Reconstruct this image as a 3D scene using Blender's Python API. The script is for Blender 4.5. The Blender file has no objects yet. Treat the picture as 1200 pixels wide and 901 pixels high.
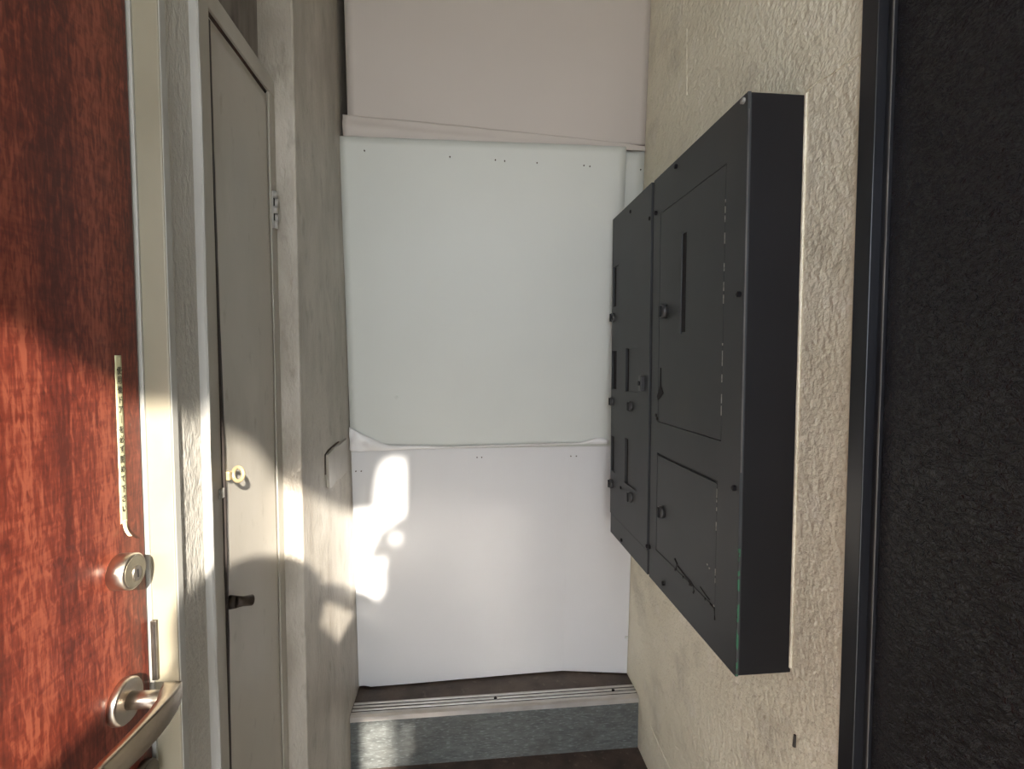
import bpy, bmesh, math, random
from mathutils import Vector, Matrix, noise

random.seed(7)
SC = bpy.context.scene
COL = SC.collection

# ------------------------------------------------------------------ camera
# X to the right, Y into the passage, Z up, metres; the camera is held 1.36 m above the floor
cam_d = bpy.data.cameras.new('camera')
cam_d.sensor_fit = 'HORIZONTAL'; cam_d.sensor_width = 36.0
cam_d.lens = 565.0 / 1200.0 * 36.0
cam_d.clip_start = 0.01
cam = bpy.data.objects.new('camera', cam_d); COL.objects.link(cam)
cam.location = (0, 0, 1.36)
cam.rotation_euler = (math.radians(90 - 2.673), 0, math.radians(-5.56))
SC.camera = cam

# ------------------------------------------------------------------ sky, sun, exposure
w = bpy.data.worlds.new('sky'); SC.world = w; w.use_nodes = True
bg = w.node_tree.nodes['Background']
bg.inputs[0].default_value = (0.88, 0.96, 1.08, 1); bg.inputs[1].default_value = 7.0
SUN_DX, SUN_DZ = 0.35, 0.45           # per metre into the passage: 0.35 m to the left, 0.45 m down
sl = bpy.data.lights.new('sun', 'SUN'); sl.energy = 18.0; sl.angle = math.radians(0.9); sl.color = (1.0, 0.93, 0.84)
sun = bpy.data.objects.new('sun', sl); COL.objects.link(sun)
sun.rotation_euler = Vector((SUN_DX, -1, SUN_DZ)).to_track_quat('Z', 'Y').to_euler()
sun.location = (1, -4, 5)
vs = SC.view_settings
vs.view_transform = 'Standard'; vs.look = 'None'; vs.gamma = 1.0; vs.use_curve_mapping = False; vs.exposure = 0.0
SC.cycles.blur_glossy = 0.2; SC.cycles.sample_clamp_indirect = 0.0

# ------------------------------------------------------------------ materials
def srgb(r, g, b):
    f = lambda c: (c / 255 / 12.92) if c / 255 <= 0.04045 else ((c / 255 + 0.055) / 1.055) ** 2.4
    return (f(r), f(g), f(b), 1)

def mat(name, col, col2=None, scale=6.0, rough=0.7, metal=0.0, bump=0.0, bscale=60.0, bdist=0.002,
        stretch=(1, 1, 1), detail=5.0, coat=0.0, lo=0.35, hi=0.7, spec=0.5, layers=None, aniso=0.0, bstretch=None):
    m = bpy.data.materials.new(name); m.use_nodes = True
    nt = m.node_tree; N = nt.nodes; L = nt.links
    b = N['Principled BSDF']
    b.inputs['Roughness'].default_value = rough; b.inputs['Metallic'].default_value = metal
    b.inputs['Coat Weight'].default_value = coat; b.inputs['Coat Roughness'].default_value = 0.12
    b.inputs['Specular IOR Level'].default_value = spec
    b.inputs['Anisotropic'].default_value = aniso
    b.inputs['Base Color'].default_value = col
    tc = N.new('ShaderNodeTexCoord')
    def mapped(s):
        mp = N.new('ShaderNodeMapping'); mp.inputs['Scale'].default_value = s
        L.new(tc.outputs['Object'], mp.inputs[0]); return mp
    cur = None
    def layer(cin, c2, sc, st, l, h, det=5.0, amount=1.0):
        nz = N.new('ShaderNodeTexNoise'); nz.inputs['Scale'].default_value = sc; nz.inputs['Detail'].default_value = det
        L.new(mapped(st).outputs[0], nz.inputs['Vector'])
        rp = N.new('ShaderNodeMapRange'); rp.inputs[1].default_value = l; rp.inputs[2].default_value = h
        rp.inputs[4].default_value = amount
        L.new(nz.outputs['Fac'], rp.inputs[0])
        mx = N.new('ShaderNodeMix'); mx.data_type = 'RGBA'
        L.new(rp.outputs[0], mx.inputs[0])
        if isinstance(cin, tuple): mx.inputs[6].default_value = cin
        else: L.new(cin, mx.inputs[6])
        mx.inputs[7].default_value = c2
        return mx.outputs[2]
    if col2:
        cur = layer(col, col2, scale, stretch, lo, hi, detail)
        for (c3, s3, st3, l3, h3, am) in (layers or []):
            cur = layer(cur, c3, s3, st3, l3, h3, 6.0, am)
        L.new(cur, b.inputs['Base Color'])
    if bump:
        nz = N.new('ShaderNodeTexNoise'); nz.inputs['Scale'].default_value = bscale; nz.inputs['Detail'].default_value = 4
        L.new(mapped(bstretch or stretch).outputs[0], nz.inputs['Vector'])
        bp = N.new('ShaderNodeBump'); bp.inputs['Strength'].default_value = bump; bp.inputs['Distance'].default_value = bdist
        L.new(nz.outputs['Fac'], bp.inputs['Height']); L.new(bp.outputs[0], b.inputs['Normal'])
    return m

M = {}
M['plaster_left'] = mat('grey_painted_plaster', srgb(176, 172, 162), srgb(156, 151, 140), 5, 0.42, bump=1.0, bscale=110, bdist=0.005,
                        stretch=(1, 1, 0.5), layers=[(srgb(120, 112, 100), 9, (1, 1, 0.25), 0.58, 0.78, 0.55)])
M['plaster_right'] = mat('beige_painted_plaster', srgb(232, 226, 205), srgb(220, 213, 190), 4, 0.55, bump=0.9, bscale=75, bdist=0.007,
                         layers=[(srgb(176, 168, 148), 7, (1, 1, 1), 0.54, 0.72, 0.6), (srgb(238, 232, 216), 14, (1, 1, 1), 0.6, 0.7, 0.5)])
M['plaster_far'] = mat('brushed_grey_plaster', srgb(180, 173, 161), srgb(158, 151, 138), 8, 0.48, bump=0.8, bscale=80, bdist=0.004,
                       stretch=(1.6, 1.6, 0.7), layers=[(srgb(128, 118, 106), 6, (1, 1, 0.5), 0.52, 0.72, 0.6), (srgb(112, 104, 92), 26, (1, 1, 0.5), 0.58, 0.72, 0.4)])
M['ceiling'] = mat('ceiling_paint', srgb(190, 186, 178), srgb(176, 172, 164), 4, 0.8, bump=0.2)
M['floor'] = mat('dark_brown_floor', srgb(84, 70, 62), srgb(60, 50, 46), 18, 0.6, bump=0.4, bscale=120, layers=[(srgb(110, 96, 86), 60, (1, 1, 1), 0.6, 0.7, 0.6)])
M['ground'] = mat('outdoor_concrete', srgb(192, 187, 178), srgb(178, 172, 164), 6, 0.85, bump=0.3)
M['riser'] = mat('grey_green_terrazzo', srgb(92, 94, 91), srgb(70, 72, 69), 60, 0.55, bump=0.5, bscale=160, stretch=(0.5, 1, 1.8), detail=8,
                 layers=[(srgb(122, 126, 124), 130, (0.4, 1, 1.8), 0.54, 0.66, 0.7), (srgb(66, 64, 58), 10, (1, 1, 1), 0.5, 0.75, 0.6)])
M['tread'] = mat('dark_brown_tread', srgb(88, 74, 64), srgb(58, 48, 42), 14, 0.5, bump=0.4, bscale=90, layers=[(srgb(110, 98, 86), 40, (1, 1, 1), 0.6, 0.7, 0.5)])
M['nosing'] = mat('ribbed_steel', srgb(206, 202, 196), srgb(190, 184, 176), 14, 0.3, 0.6)
M['rubber'] = mat('black_groove', srgb(44, 38, 34), srgb(28, 24, 22), 40, 0.9)
M['frame_cream'] = mat('cream_painted_frame', srgb(142, 135, 116), srgb(130, 123, 104), 5, 0.42, bump=0.12, bscale=60,
                       layers=[(srgb(150, 128, 100), 12, (1, 1, 0.6), 0.64, 0.76, 0.5)])
M['frame_grey'] = mat('grey_painted_frame', srgb(160, 158, 150), srgb(148, 145, 136), 6, 0.45, bump=0.12, bscale=50)
M['hatch'] = mat('grey_painted_steel', srgb(172, 166, 154), srgb(158, 152, 140), 4, 0.32, bump=0.08, bscale=40, stretch=(1, 1, 0.5),
                 layers=[(srgb(122, 111, 96), 7, (1, 1, 0.4), 0.55, 0.75, 0.5), (srgb(110, 98, 82), 30, (1, 1, 0.5), 0.62, 0.75, 0.35)])
M['hatch_frame'] = mat('grey_steel_frame', srgb(170, 165, 154), srgb(152, 146, 134), 7, 0.45, bump=0.15, bscale=60, stretch=(1, 1, 0.4))
M['rust'] = mat('rusty_gap', srgb(70, 46, 34), srgb(24, 18, 16), 40, 0.9, bump=0.6, bscale=80)
M['rib'] = mat('light_grey_edge_bead', srgb(168, 166, 160), srgb(150, 147, 140), 12, 0.42, bump=0.3, bscale=60, stretch=(1, 1, 0.3))
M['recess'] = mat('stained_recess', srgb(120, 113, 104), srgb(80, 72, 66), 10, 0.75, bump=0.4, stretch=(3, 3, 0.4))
M['black_void'] = mat('dark_inside', srgb(20, 18, 18), srgb(14, 12, 12), 5, 0.9)
M['board'] = mat('white_plastic_board', srgb(198, 200, 193), srgb(193, 195, 188), 2, 0.5, bump=0.12, bscale=22, bdist=0.001, stretch=(1, 1, 1), bstretch=(8, 1, 0.05))
M['board_top'] = mat('white_board_dim_tone', srgb(184, 176, 168), srgb(179, 171, 163), 2, 0.55, bump=0.15, bscale=22, bdist=0.001, bstretch=(8, 1, 0.05))  # white board too; the dimmer light on it is put into this colour
M['board_low'] = mat('white_board_sky_tone', srgb(206, 205, 204), srgb(201, 200, 199), 2, 0.45, bump=0.12, bscale=22, bdist=0.001, bstretch=(8, 1, 0.05))  # white board too; its brighter, cooler light is put into the colour
M['tape'] = mat('white_wrinkled_tape', srgb(226, 224, 222), srgb(214, 212, 210), 8, 0.3, bump=0.5, bscale=30, bdist=0.003)
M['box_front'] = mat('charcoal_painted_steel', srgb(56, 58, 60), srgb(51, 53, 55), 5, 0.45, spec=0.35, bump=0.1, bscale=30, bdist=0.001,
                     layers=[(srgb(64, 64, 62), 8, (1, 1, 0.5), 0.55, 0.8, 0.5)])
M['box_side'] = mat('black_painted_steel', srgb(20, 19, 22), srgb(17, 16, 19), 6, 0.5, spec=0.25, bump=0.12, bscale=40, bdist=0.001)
M['knob'] = mat('dark_knob', srgb(58, 58, 58), srgb(48, 48, 48), 20, 0.35)
M['chip_green'] = mat('chipped_green_paint', srgb(30, 92, 62), srgb(40, 40, 42), 70, 0.5, lo=0.48, hi=0.54, stretch=(1, 1, 0.6))
M['chip_white'] = mat('primer_and_glint', srgb(160, 158, 150), srgb(96, 94, 92), 90, 0.6)
M['black_frame'] = mat('black_gloss_frame', srgb(30, 31, 35), srgb(25, 26, 30), 8, 0.28, bump=0.08, bscale=40, bdist=0.001)
M['edge_line'] = mat('worn_highlight_edge', srgb(96, 92, 88), srgb(60, 58, 58), 30, 0.5, stretch=(1, 1, 0.3))
M['steel'] = mat('brushed_nickel', srgb(206, 196, 182), srgb(188, 178, 164), 40, 0.3, 1.0, bump=0.04, bscale=300)
M['steel_dark'] = mat('worn_dark_steel', srgb(120, 114, 104), srgb(84, 78, 70), 30, 0.4, 0.9, bump=0.1, bscale=80)
M['lock_face'] = mat('dull_lock_face', srgb(150, 142, 122), srgb(120, 112, 96), 30, 0.45, 0.6)
M['paper'] = mat('yellowed_label_paper', srgb(214, 208, 168), srgb(196, 188, 146), 14, 0.55, stretch=(1, 1, 0.4))
M['ink'] = mat('black_ink', srgb(30, 28, 24), srgb(40, 38, 34), 50, 0.7)
M['mark'] = mat('rust_spot', srgb(86, 72, 60), srgb(60, 50, 42), 60, 0.8)
M['brass'] = mat('aged_yellow_metal', srgb(206, 188, 150), srgb(170, 150, 112), 50, 0.4, 0.4)
M['black_bolt'] = mat('black_iron', srgb(44, 38, 34), srgb(70, 58, 48), 50, 0.5, 0.4, bump=0.3, bscale=120)
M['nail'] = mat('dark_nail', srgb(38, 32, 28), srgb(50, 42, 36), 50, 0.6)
M['skin'] = mat('skin', srgb(214, 170, 142), srgb(204, 158, 130), 20, 0.5)
M['jacket'] = mat('navy_jacket', srgb(70, 72, 84), srgb(60, 62, 74), 30, 0.9, bump=0.3)
M['trousers'] = mat('dark_trousers', srgb(84, 80, 76), srgb(74, 70, 66), 30, 0.9)
M['hair'] = mat('black_hair', srgb(34, 30, 28), srgb(24, 20, 18), 60, 0.5, stretch=(1, 1, 0.2))
M['leaf'] = mat('green_leaf', srgb(70, 104, 52), srgb(50, 84, 40), 20, 0.5)
M['bark'] = mat('brown_bark', srgb(96, 78, 60), srgb(70, 56, 44), 30, 0.9, bump=0.5)
M['pot'] = mat('terracotta', srgb(160, 92, 66), srgb(140, 78, 56), 20, 0.8)
M['canvas'] = mat('beige_canvas', srgb(180, 168, 146), srgb(168, 156, 134), 20, 0.9)

def wood():
    m = bpy.data.materials.new('red_mahogany_veneer'); m.use_nodes = True
    nt = m.node_tree; N = nt.nodes; L = nt.links; b = N['Principled BSDF']
    tc = N.new('ShaderNodeTexCoord')
    def nz(scale, st, det=6, dist=0.0):
        mp = N.new('ShaderNodeMapping'); mp.inputs['Scale'].default_value = st; L.new(tc.outputs['Object'], mp.inputs[0])
        n = N.new('ShaderNodeTexNoise'); n.inputs['Scale'].default_value = scale; n.inputs['Detail'].default_value = det
        n.inputs['Distortion'].default_value = dist; L.new(mp.outputs[0], n.inputs['Vector']); return n
    broad = nz(16, (1, 1, 0.04), 4); fine = nz(260, (1, 1, 0.05), 7, 0.4); fleck = nz(170, (1, 1, 0.28), 6, 1.0); cross = nz(70, (1, 0.4, 2.0), 5, 0.8)
    r = N.new('ShaderNodeValToRGB'); r.color_ramp.elements[0].position = 0.3; r.color_ramp.elements[0].color = srgb(76, 32, 24)
    r.color_ramp.elements[1].position = 0.72; r.color_ramp.elements[1].color = srgb(138, 72, 52)
    e = r.color_ramp.elements.new(0.52); e.color = srgb(106, 46, 33)
    def add(a, bb, f):
        x = N.new('ShaderNodeMix'); x.data_type = 'FLOAT'; x.inputs[0].default_value = f
        L.new(a, x.inputs[2]); L.new(bb, x.inputs[3]); return x.outputs[0]
    v = add(broad.outputs['Fac'], fine.outputs['Fac'], 0.42); v = add(v, fleck.outputs['Fac'], 0.4); v = add(v, cross.outputs['Fac'], 0.12)
    mr = N.new('ShaderNodeMapRange'); mr.inputs[1].default_value = 0.30; mr.inputs[2].default_value = 0.70; L.new(v, mr.inputs[0])
    L.new(mr.outputs[0], r.inputs[0]); L.new(r.outputs[0], b.inputs['Base Color'])
    b.inputs['Roughness'].default_value = 0.42; b.inputs['Specular IOR Level'].default_value = 0.25; b.inputs['Coat Weight'].default_value = 0.22; b.inputs['Coat Roughness'].default_value = 0.16
    bp = N.new('ShaderNodeBump'); bp.inputs['Strength'].default_value = 0.06; bp.inputs['Distance'].default_value = 0.0006
    L.new(v, bp.inputs['Height']); L.new(bp.outputs[0], b.inputs['Normal'])
    return m
M['wood'] = wood()

def vinyl():
    m = bpy.data.materials.new('black_wrinkled_leaf'); m.use_nodes = True
    nt = m.node_tree; N = nt.nodes; L = nt.links; b = N['Principled BSDF']
    tc = N.new('ShaderNodeTexCoord'); mp = N.new('ShaderNodeMapping'); mp.inputs['Scale'].default_value = (1, 0.75, 1.35)
    L.new(tc.outputs['Object'], mp.inputs[0])
    n1 = N.new('ShaderNodeTexNoise'); n1.inputs['Scale'].default_value = 85; n1.inputs['Detail'].default_value = 3; n1.inputs['Distortion'].default_value = 1.6
    L.new(mp.outputs[0], n1.inputs['Vector'])
    b.inputs['Base Color'].default_value = srgb(24, 23, 27); b.inputs['Roughness'].default_value = 0.18
    b.inputs['Specular IOR Level'].default_value = 0.5
    bp = N.new('ShaderNodeBump'); bp.inputs['Strength'].default_value = 1.0; bp.inputs['Distance'].default_value = 0.0042
    L.new(n1.outputs['Fac'], bp.inputs['Height']); L.new(bp.outputs[0], b.inputs['Normal'])
    return m
M['vinyl'] = vinyl()

# ------------------------------------------------------------------ helpers
def empty(name, loc, label=None, cat=None, group=None, kind=None):
    o = bpy.data.objects.new(name, None); COL.objects.link(o); o.location = loc; o.empty_display_size = 0.05
    tag(o, label, cat, group, kind); return o

def tag(o, label=None, cat=None, group=None, kind=None):
    if label: o['label'] = label
    if cat: o['category'] = cat
    if group: o['group'] = group
    if kind: o['kind'] = kind
    return o

def origin(o):
    p = Vector(o.location)
    return p + origin(o.parent) if o.parent else p

def link(name, bm, material, parent=None, smooth=False, center=None):
    """link a bmesh given in world coordinates as one object"""
    bmesh.ops.recalc_face_normals(bm, faces=bm.faces)
    if smooth:
        for f in bm.faces: f.smooth = True
    me = bpy.data.meshes.new(name); 
    base = origin(parent) if parent else Vector(center or (0, 0, 0))
    if parent is None and center is None:
        lo = [min(v.co[i] for v in bm.verts) for i in range(3)]; hi = [max(v.co[i] for v in bm.verts) for i in range(3)]
        base = Vector(((lo[0] + hi[0]) / 2, (lo[1] + hi[1]) / 2, lo[2]))
    bm.transform(Matrix.Translation(-base)); bm.to_mesh(me); bm.free()
    o = bpy.data.objects.new(name, me); COL.objects.link(o)
    if parent: o.parent = parent
    else: o.location = base
    for mm in (material if isinstance(material, (list, tuple)) else [material]): me.materials.append(M[mm])
    return o

def add_box(bm, x, y, z, bevel=0.0, seg=2):
    vs_ = [bm.verts.new((x[i], y[j], z[k])) for i in (0, 1) for j in (0, 1) for k in (0, 1)]
    F = [(0, 1, 3, 2), (4, 6, 7, 5), (0, 4, 5, 1), (2, 3, 7, 6), (0, 2, 6, 4), (1, 5, 7, 3)]
    fs = [bm.faces.new([vs_[i] for i in f]) for f in F]
    if bevel:
        es = list({e for f in fs for e in f.edges})
        bmesh.ops.bevel(bm, geom=es, offset=bevel, segments=seg, profile=0.5, affect='EDGES')

def box(name, x, y, z, material, parent=None, bevel=0.0, seg=2):
    bm = bmesh.new(); add_box(bm, sorted(x), sorted(y), sorted(z), bevel, seg)
    return link(name, bm, material, parent)

def add_tube(bm, pts, radii, seg=16, cap=True, up=None):
    """loft of circles along points; radii a number, or (a, b) ellipse half axes"""
    pts = [Vector(p) for p in pts]; rings = []
    ref = Vector(up) if up else Vector((0, 0, 1))
    for i, p in enumerate(pts):
        d = (pts[min(i + 1, len(pts) - 1)] - pts[max(i - 1, 0)]).normalized()
        r_ = ref if abs(d.dot(ref)) < 0.95 else Vector((0, 1, 0))
        a = d.cross(r_).normalized(); b = a.cross(d).normalized()
        ra = radii[i] if isinstance(radii, (list,)) else radii
        ra, rb = ra if isinstance(ra, tuple) else (ra, ra)
        rings.append([bm.verts.new(p + a * ra * math.cos(t * 2 * math.pi / seg) + b * rb * math.sin(t * 2 * math.pi / seg)) for t in range(seg)])
    for i in range(len(rings) - 1):
        for t in range(seg):
            bm.faces.new((rings[i][t], rings[i][(t + 1) % seg], rings[i + 1][(t + 1) % seg], rings[i + 1][t]))
    if cap:
        bm.faces.new(rings[0]); bm.faces.new(rings[-1])

def tube(name, pts, radii, material, parent=None, seg=16, smooth=False, up=None):
    bm = bmesh.new(); add_tube(bm, pts, radii, seg, True, up)
    o = link(name, bm, material, parent)
    if smooth:
        for p in o.data.polygons: p.use_smooth = len(p.vertices) == 4
    return o

def prism(name, outline, axis, a, b, material, parent=None, bevel=0.0):
    """outline: 2-D points in the plane normal to axis, extruded a..b"""
    bm = bmesh.new()
    def P(u, v, k): return {'x': (k, u, v), 'y': (u, k, v), 'z': (u, v, k)}[axis]
    A = [bm.verts.new(P(u, v, a)) for u, v in outline]; B = [bm.verts.new(P(u, v, b)) for u, v in outline]
    bm.faces.new(A); bm.faces.new(B)
    n = len(A)
    for i in range(n): bm.faces.new((A[i], A[(i + 1) % n], B[(i + 1) % n], B[i]))
    if bevel: bmesh.ops.bevel(bm, geom=list(bm.edges), offset=bevel, segments=2, profile=0.5, affect='EDGES')
    return link(name, bm, material, parent)

def sheet(name, fn, nu, nv, thick, material, parent=None, smooth=True):
    """thick curved sheet: fn(u, v) -> front point; extended back along +Y by thick"""
    bm = bmesh.new()
    A = [[bm.verts.new(fn(i / nu, j / nv)) for j in range(nv + 1)] for i in range(nu + 1)]
    th = Vector(thick)
    B = [[bm.verts.new(Vector(fn(i / nu, j / nv)) + th) for j in range(nv + 1)] for i in range(nu + 1)]
    for i in range(nu):
        for j in range(nv):
            f = bm.faces.new((A[i][j], A[i + 1][j], A[i + 1][j + 1], A[i][j + 1])); f.smooth = smooth
            f = bm.faces.new((B[i][j], B[i][j + 1], B[i + 1][j + 1], B[i + 1][j])); f.smooth = smooth
    for i in range(nu):
        bm.faces.new((A[i][0], B[i][0], B[i + 1][0], A[i + 1][0])); bm.faces.new((A[i][nv], A[i + 1][nv], B[i + 1][nv], B[i][nv]))
    for j in range(nv):
        bm.faces.new((A[0][j], A[0][j + 1], B[0][j + 1], B[0][j])); bm.faces.new((A[nu][j], B[nu][j], B[nu][j + 1], A[nu][j + 1]))
    return link(name, bm, material, parent)

def ns(x, y=0, z=0): return noise.noise(Vector((x, y, z)))

# ------------------------------------------------------------------ the setting
XL, XR = -0.385, 0.602
tag(box('floor', (-0.9, 1.2), (0.95, 1.95), (-0.12, 0.0), 'floor'), kind='structure')
tag(box('ground', (-9, 9), (-14, 0.95), (-0.14, 0.0), 'ground'), kind='structure')
tag(box('ceiling', (-0.9, 1.2), (-1.5, 2.1), (2.72, 2.85), 'ceiling'), kind='structure')
tag(box('wall_back', (-0.9, 1.2), (1.97, 2.1), (-0.1, 2.72), 'plaster_far'), kind='structure')

# left wall: runs behind the recess of the hatch, with a far pier standing forward of it
bm = bmesh.new()
add_box(bm, (-0.62, -0.392), (-0.46, -0.31), (-0.1, 2.72))
add_box(bm, (-0.62, -0.392), (-0.31, 0.70), (2.16, 2.72))
add_box(bm, (-0.62, -0.392), (0.69, 0.762), (-0.1, 2.72))
add_box(bm, (-0.62, -0.470), (0.762, 1.172), (-0.1, 2.72))
wl = tag(link('wall_left', bm, 'plaster_left'), kind='structure')
bm = bmesh.new(); add_box(bm, (-0.62, XL), (1.172, 1.97), (-0.1, 2.72), 0.004, 2)
pier = link('pier', bm, 'plaster_far', wl); pier['label'] = 'pale far pier of the left wall'
# rough light edge bead at the near side of the hatch recess
bm = bmesh.new()
n = 60; rows = []
for i in range(n + 1):
    z = -0.05 + 2.74 * i / n; q = 0.0025 * ns(z * 5, 1.3) + 0.0015 * ns(z * 19, 4)
    rows.append([bm.verts.new(p) for p in ((-0.40, 0.756 + q * 0.6, z), (-0.3815 + q, 0.7565 + q * 0.5, z), (-0.3795 + q, 0.7585, z), (-0.382 + q, 0.766, z), (-0.43, 0.772, z))])
for i in range(n):
    for j in range(4): bm.faces.new((rows[i][j], rows[i][j + 1], rows[i + 1][j + 1], rows[i + 1][j])).smooth = False
    bm.faces.new((rows[i][4], rows[i][0], rows[i + 1][0], rows[i + 1][4]))
bm.faces.new(rows[0]); bm.faces.new(rows[-1])
link('edge_bead', bm, 'rib', wl)['label'] = 'light grey rough vertical edge bead'
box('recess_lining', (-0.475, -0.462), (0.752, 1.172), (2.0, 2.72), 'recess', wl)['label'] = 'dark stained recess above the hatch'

# right wall with the opening of the black door
bm = bmesh.new()
add_box(bm, (XR, 0.80), (0.692, 1.97), (-0.1, 2.72))
add_box(bm, (XR, 0.80), (-0.30, 0.692), (2.16, 2.72))
add_box(bm, (XR, 0.80), (-0.65, -0.30), (-0.1, 2.72))
wr = tag(link('wall_right', bm, 'plaster_right'), kind='structure')
def seam_strip(nm, pts, wd, h):
    bm = bmesh.new()
    for (a, b) in zip(pts[:-1], pts[1:]):
        a = Vector((XR, *a)); b = Vector((XR, *b)); d = (b - a).normalized(); s = Vector((1, 0, 0)).cross(d) * wd
        q = [a - s, b - s, b + s, a + s]
        lo = [bm.verts.new(v + Vector((0.004, 0, 0))) for v in q]; hi = [bm.verts.new(a * 0.5 + b * 0.5 if False else (v - Vector((h, 0, 0)) - (v - (a if i in (0, 3) else b)) * 0.7)) for i, v in enumerate(q)]
        for i in range(4): bm.faces.new((lo[i], lo[(i + 1) % 4], hi[(i + 1) % 4], hi[i]))
        bm.faces.new(hi)
    return link(nm, bm, 'plaster_right', wr)
seam_strip('plaster_seam', [(0.82, 1.838), (0.79, 1.838), (0.76, 1.833), (0.72, 1.832), (0.692, 1.828)], 0.0035, 0.002)
seam_strip('plaster_seam', [(1.296, 2.26), (1.293, 2.17), (1.290, 2.08)], 0.004, 0.0015)
seam_strip('plaster_seam', [(1.483, 0.166), (1.41, 0.155), (1.30, 0.147)], 0.003, 0.0015)

# added canvas sheet out of view, its hem cut to shape the sun patches
K = 1.25
hem = [(-1.3, 1.725), (-0.16, 1.727), (-0.11, 1.720), (-0.06, 1.716), (-0.038, 1.716), (-0.026, 1.748), (0.0, 1.766), (0.02, 1.762), (0.038, 1.742), (0.058, 1.718),
       (0.1, 1.699), (0.17, 1.699), (0.25, 1.700), (0.30, 1.714), (0.366, 1.718), (0.373, 1.80), (0.384, 1.86), (0.405, 1.885), (0.441, 1.888), (0.48, 1.87), (0.9, 1.86)]
hemw = [(x + SUN_DX * K, z + SUN_DZ * K) for x, z in hem]
val = prism('added_shade_sheet', [(hemw[0][0], 2.72)] + hemw + [(hemw[-1][0], 2.72)], 'y', -1.505, -1.495, 'canvas')
tag(val, 'added canvas sheet with a wavy hem, unseen behind the viewer, shaping the sun patches', 'shadow caster')

# ------------------------------------------------------------------ door_1: red wooden door in its frame (left)
XD = -0.418
d1 = empty('door_1', (-0.42, 0.2, 0.0), 'red mahogany door with a steel lever handle in a cream frame', kind='structure')
lf = box('leaf', (-0.455, XD), (-0.258, 0.664), (0.01, 2.10), 'wood', d1, 0.0015)
fr = empty('frame', (-0.42, 0.67, 0)); fr.parent = d1; fr.location = Vector((-0.42, 0.67, 0)) - Vector(d1.location)
bm = bmesh.new(); add_box(bm, (-0.47, -0.3845), (0.670, 0.684), (-0.05, 2.16), 0.0015)
link('jamb', bm, 'frame_cream', fr)
box('jamb_face', (-0.47, -0.3835), (0.6715, 0.6855), (-0.05, 2.16), 'frame_grey', fr, 0.0015)
box('door_stop', (-0.47, -0.4145), (0.6665, 0.6725), (-0.05, 2.11), 'frame_grey', fr, 0.001)
box('jamb', (-0.47, -0.383), (-0.30, -0.262), (-0.05, 2.16), 'frame_cream', fr, 0.002)
box('head_jamb', (-0.47, -0.383), (-0.262, 0.670), (2.105, 2.16), 'frame_cream', fr, 0.002)
sp = empty('strike_plate', (0, 0, 0)); sp.parent = d1; sp.location = Vector((-0.41, 0.668, 0.94)) - Vector(d1.location)
box('plate', (-0.4160, -0.4085), (0.6650, 0.6695), (0.937, 1.018), 'steel_dark', sp, 0.0008)
box('slot', (-0.4118, -0.4106), (0.6643, 0.6653), (0.942, 1.012), 'rubber', sp)

# cylinder lock
lk = empty('deadlock', (0, 0, 0)); lk.parent = d1; lk.location = Vector((XD, 0.612, 1.11)) - Vector(d1.location)
yc, zc = 0.6145, 1.107
tube('barrel', [(XD - 0.002, yc, zc), (XD + 0.0175, yc, zc), (XD + 0.0195, yc, zc)], [0.0215, 0.0215, 0.0195], 'steel', lk, 40, True)
tube('lock_face', [(XD + 0.018, yc, zc), (XD + 0.0198, yc, zc)], 0.0185, 'lock_face', lk, 36)
tube('key_cylinder', [(XD + 0.019, yc + 0.001, zc - 0.003), (XD + 0.0213, yc + 0.001, zc - 0.003)], [(0.0075, 0.0095), (0.007, 0.009)], 'steel', lk, 24)
box('keyhole', (XD + 0.0205, XD + 0.0219), (yc + 0.0003, yc + 0.0019), (zc - 0.008, zc + 0.002), 'black_void', lk)

# lever handle
lh = empty('lever_handle', (0, 0, 0)); lh.parent = d1; lh.location = Vector((XD, 0.61, 0.945)) - Vector(d1.location)
yc, zc = 0.612, 0.9475
tube('rosette', [(XD - 0.001, yc, zc), (XD + 0.007, yc, zc), (XD + 0.0095, yc, zc)], [0.0265, 0.0265, 0.0245], 'steel', lh, 48, True)
tube('neck', [(XD + 0.006, yc, zc), (XD + 0.025, yc, zc), (XD + 0.052, yc, zc)], [0.0105, 0.0098, 0.0102], 'steel', lh, 28, True)
# flat blade: sweeps from the neck back towards the viewer, widening then tapering
bm = bmesh.new()
stations = [  # x inner, x outer, y, z mid, half height
    (XD + 0.0385, XD + 0.0610, 0.6275, 0.9545, 0.0040), (XD + 0.040, XD + 0.0640, 0.6225, 0.9490, 0.0095), (XD + 0.043, XD + 0.0655, 0.611, 0.9455, 0.0130),
    (XD + 0.0490, XD + 0.0650, 0.596, 0.9430, 0.0155), (XD + 0.0510, XD + 0.0635, 0.576, 0.9410, 0.0165), (XD + 0.0495, XD + 0.0605, 0.554, 0.9395, 0.0165),
    (XD + 0.0465, XD + 0.0570, 0.532, 0.9385, 0.0155), (XD + 0.043, XD + 0.0530, 0.512, 0.9380, 0.0140), (XD + 0.041, XD + 0.0500, 0.498, 0.9380, 0.012)]
rings = []
for (x0, x1, y, z, h) in stations:
    ring = []
    for t in range(20):
        a = 2 * math.pi * t / 20; c, s = math.cos(a), math.sin(a)
        e = lambda v: math.copysign(abs(v) ** 0.25, v)
        ring.append(bm.verts.new(((x0 + x1) / 2 + (x1 - x0) / 2 * e(c), y, z + h * e(s))))
    rings.append(ring)
for i in range(len(rings) - 1):
    for t in range(20): bm.faces.new((rings[i][t], rings[i][(t + 1) % 20], rings[i + 1][(t + 1) % 20], rings[i + 1][t])).smooth = True
bm.faces.new(rings[0]); bm.faces.new(rings[-1])
link('lever', bm, 'steel', lh)
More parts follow.
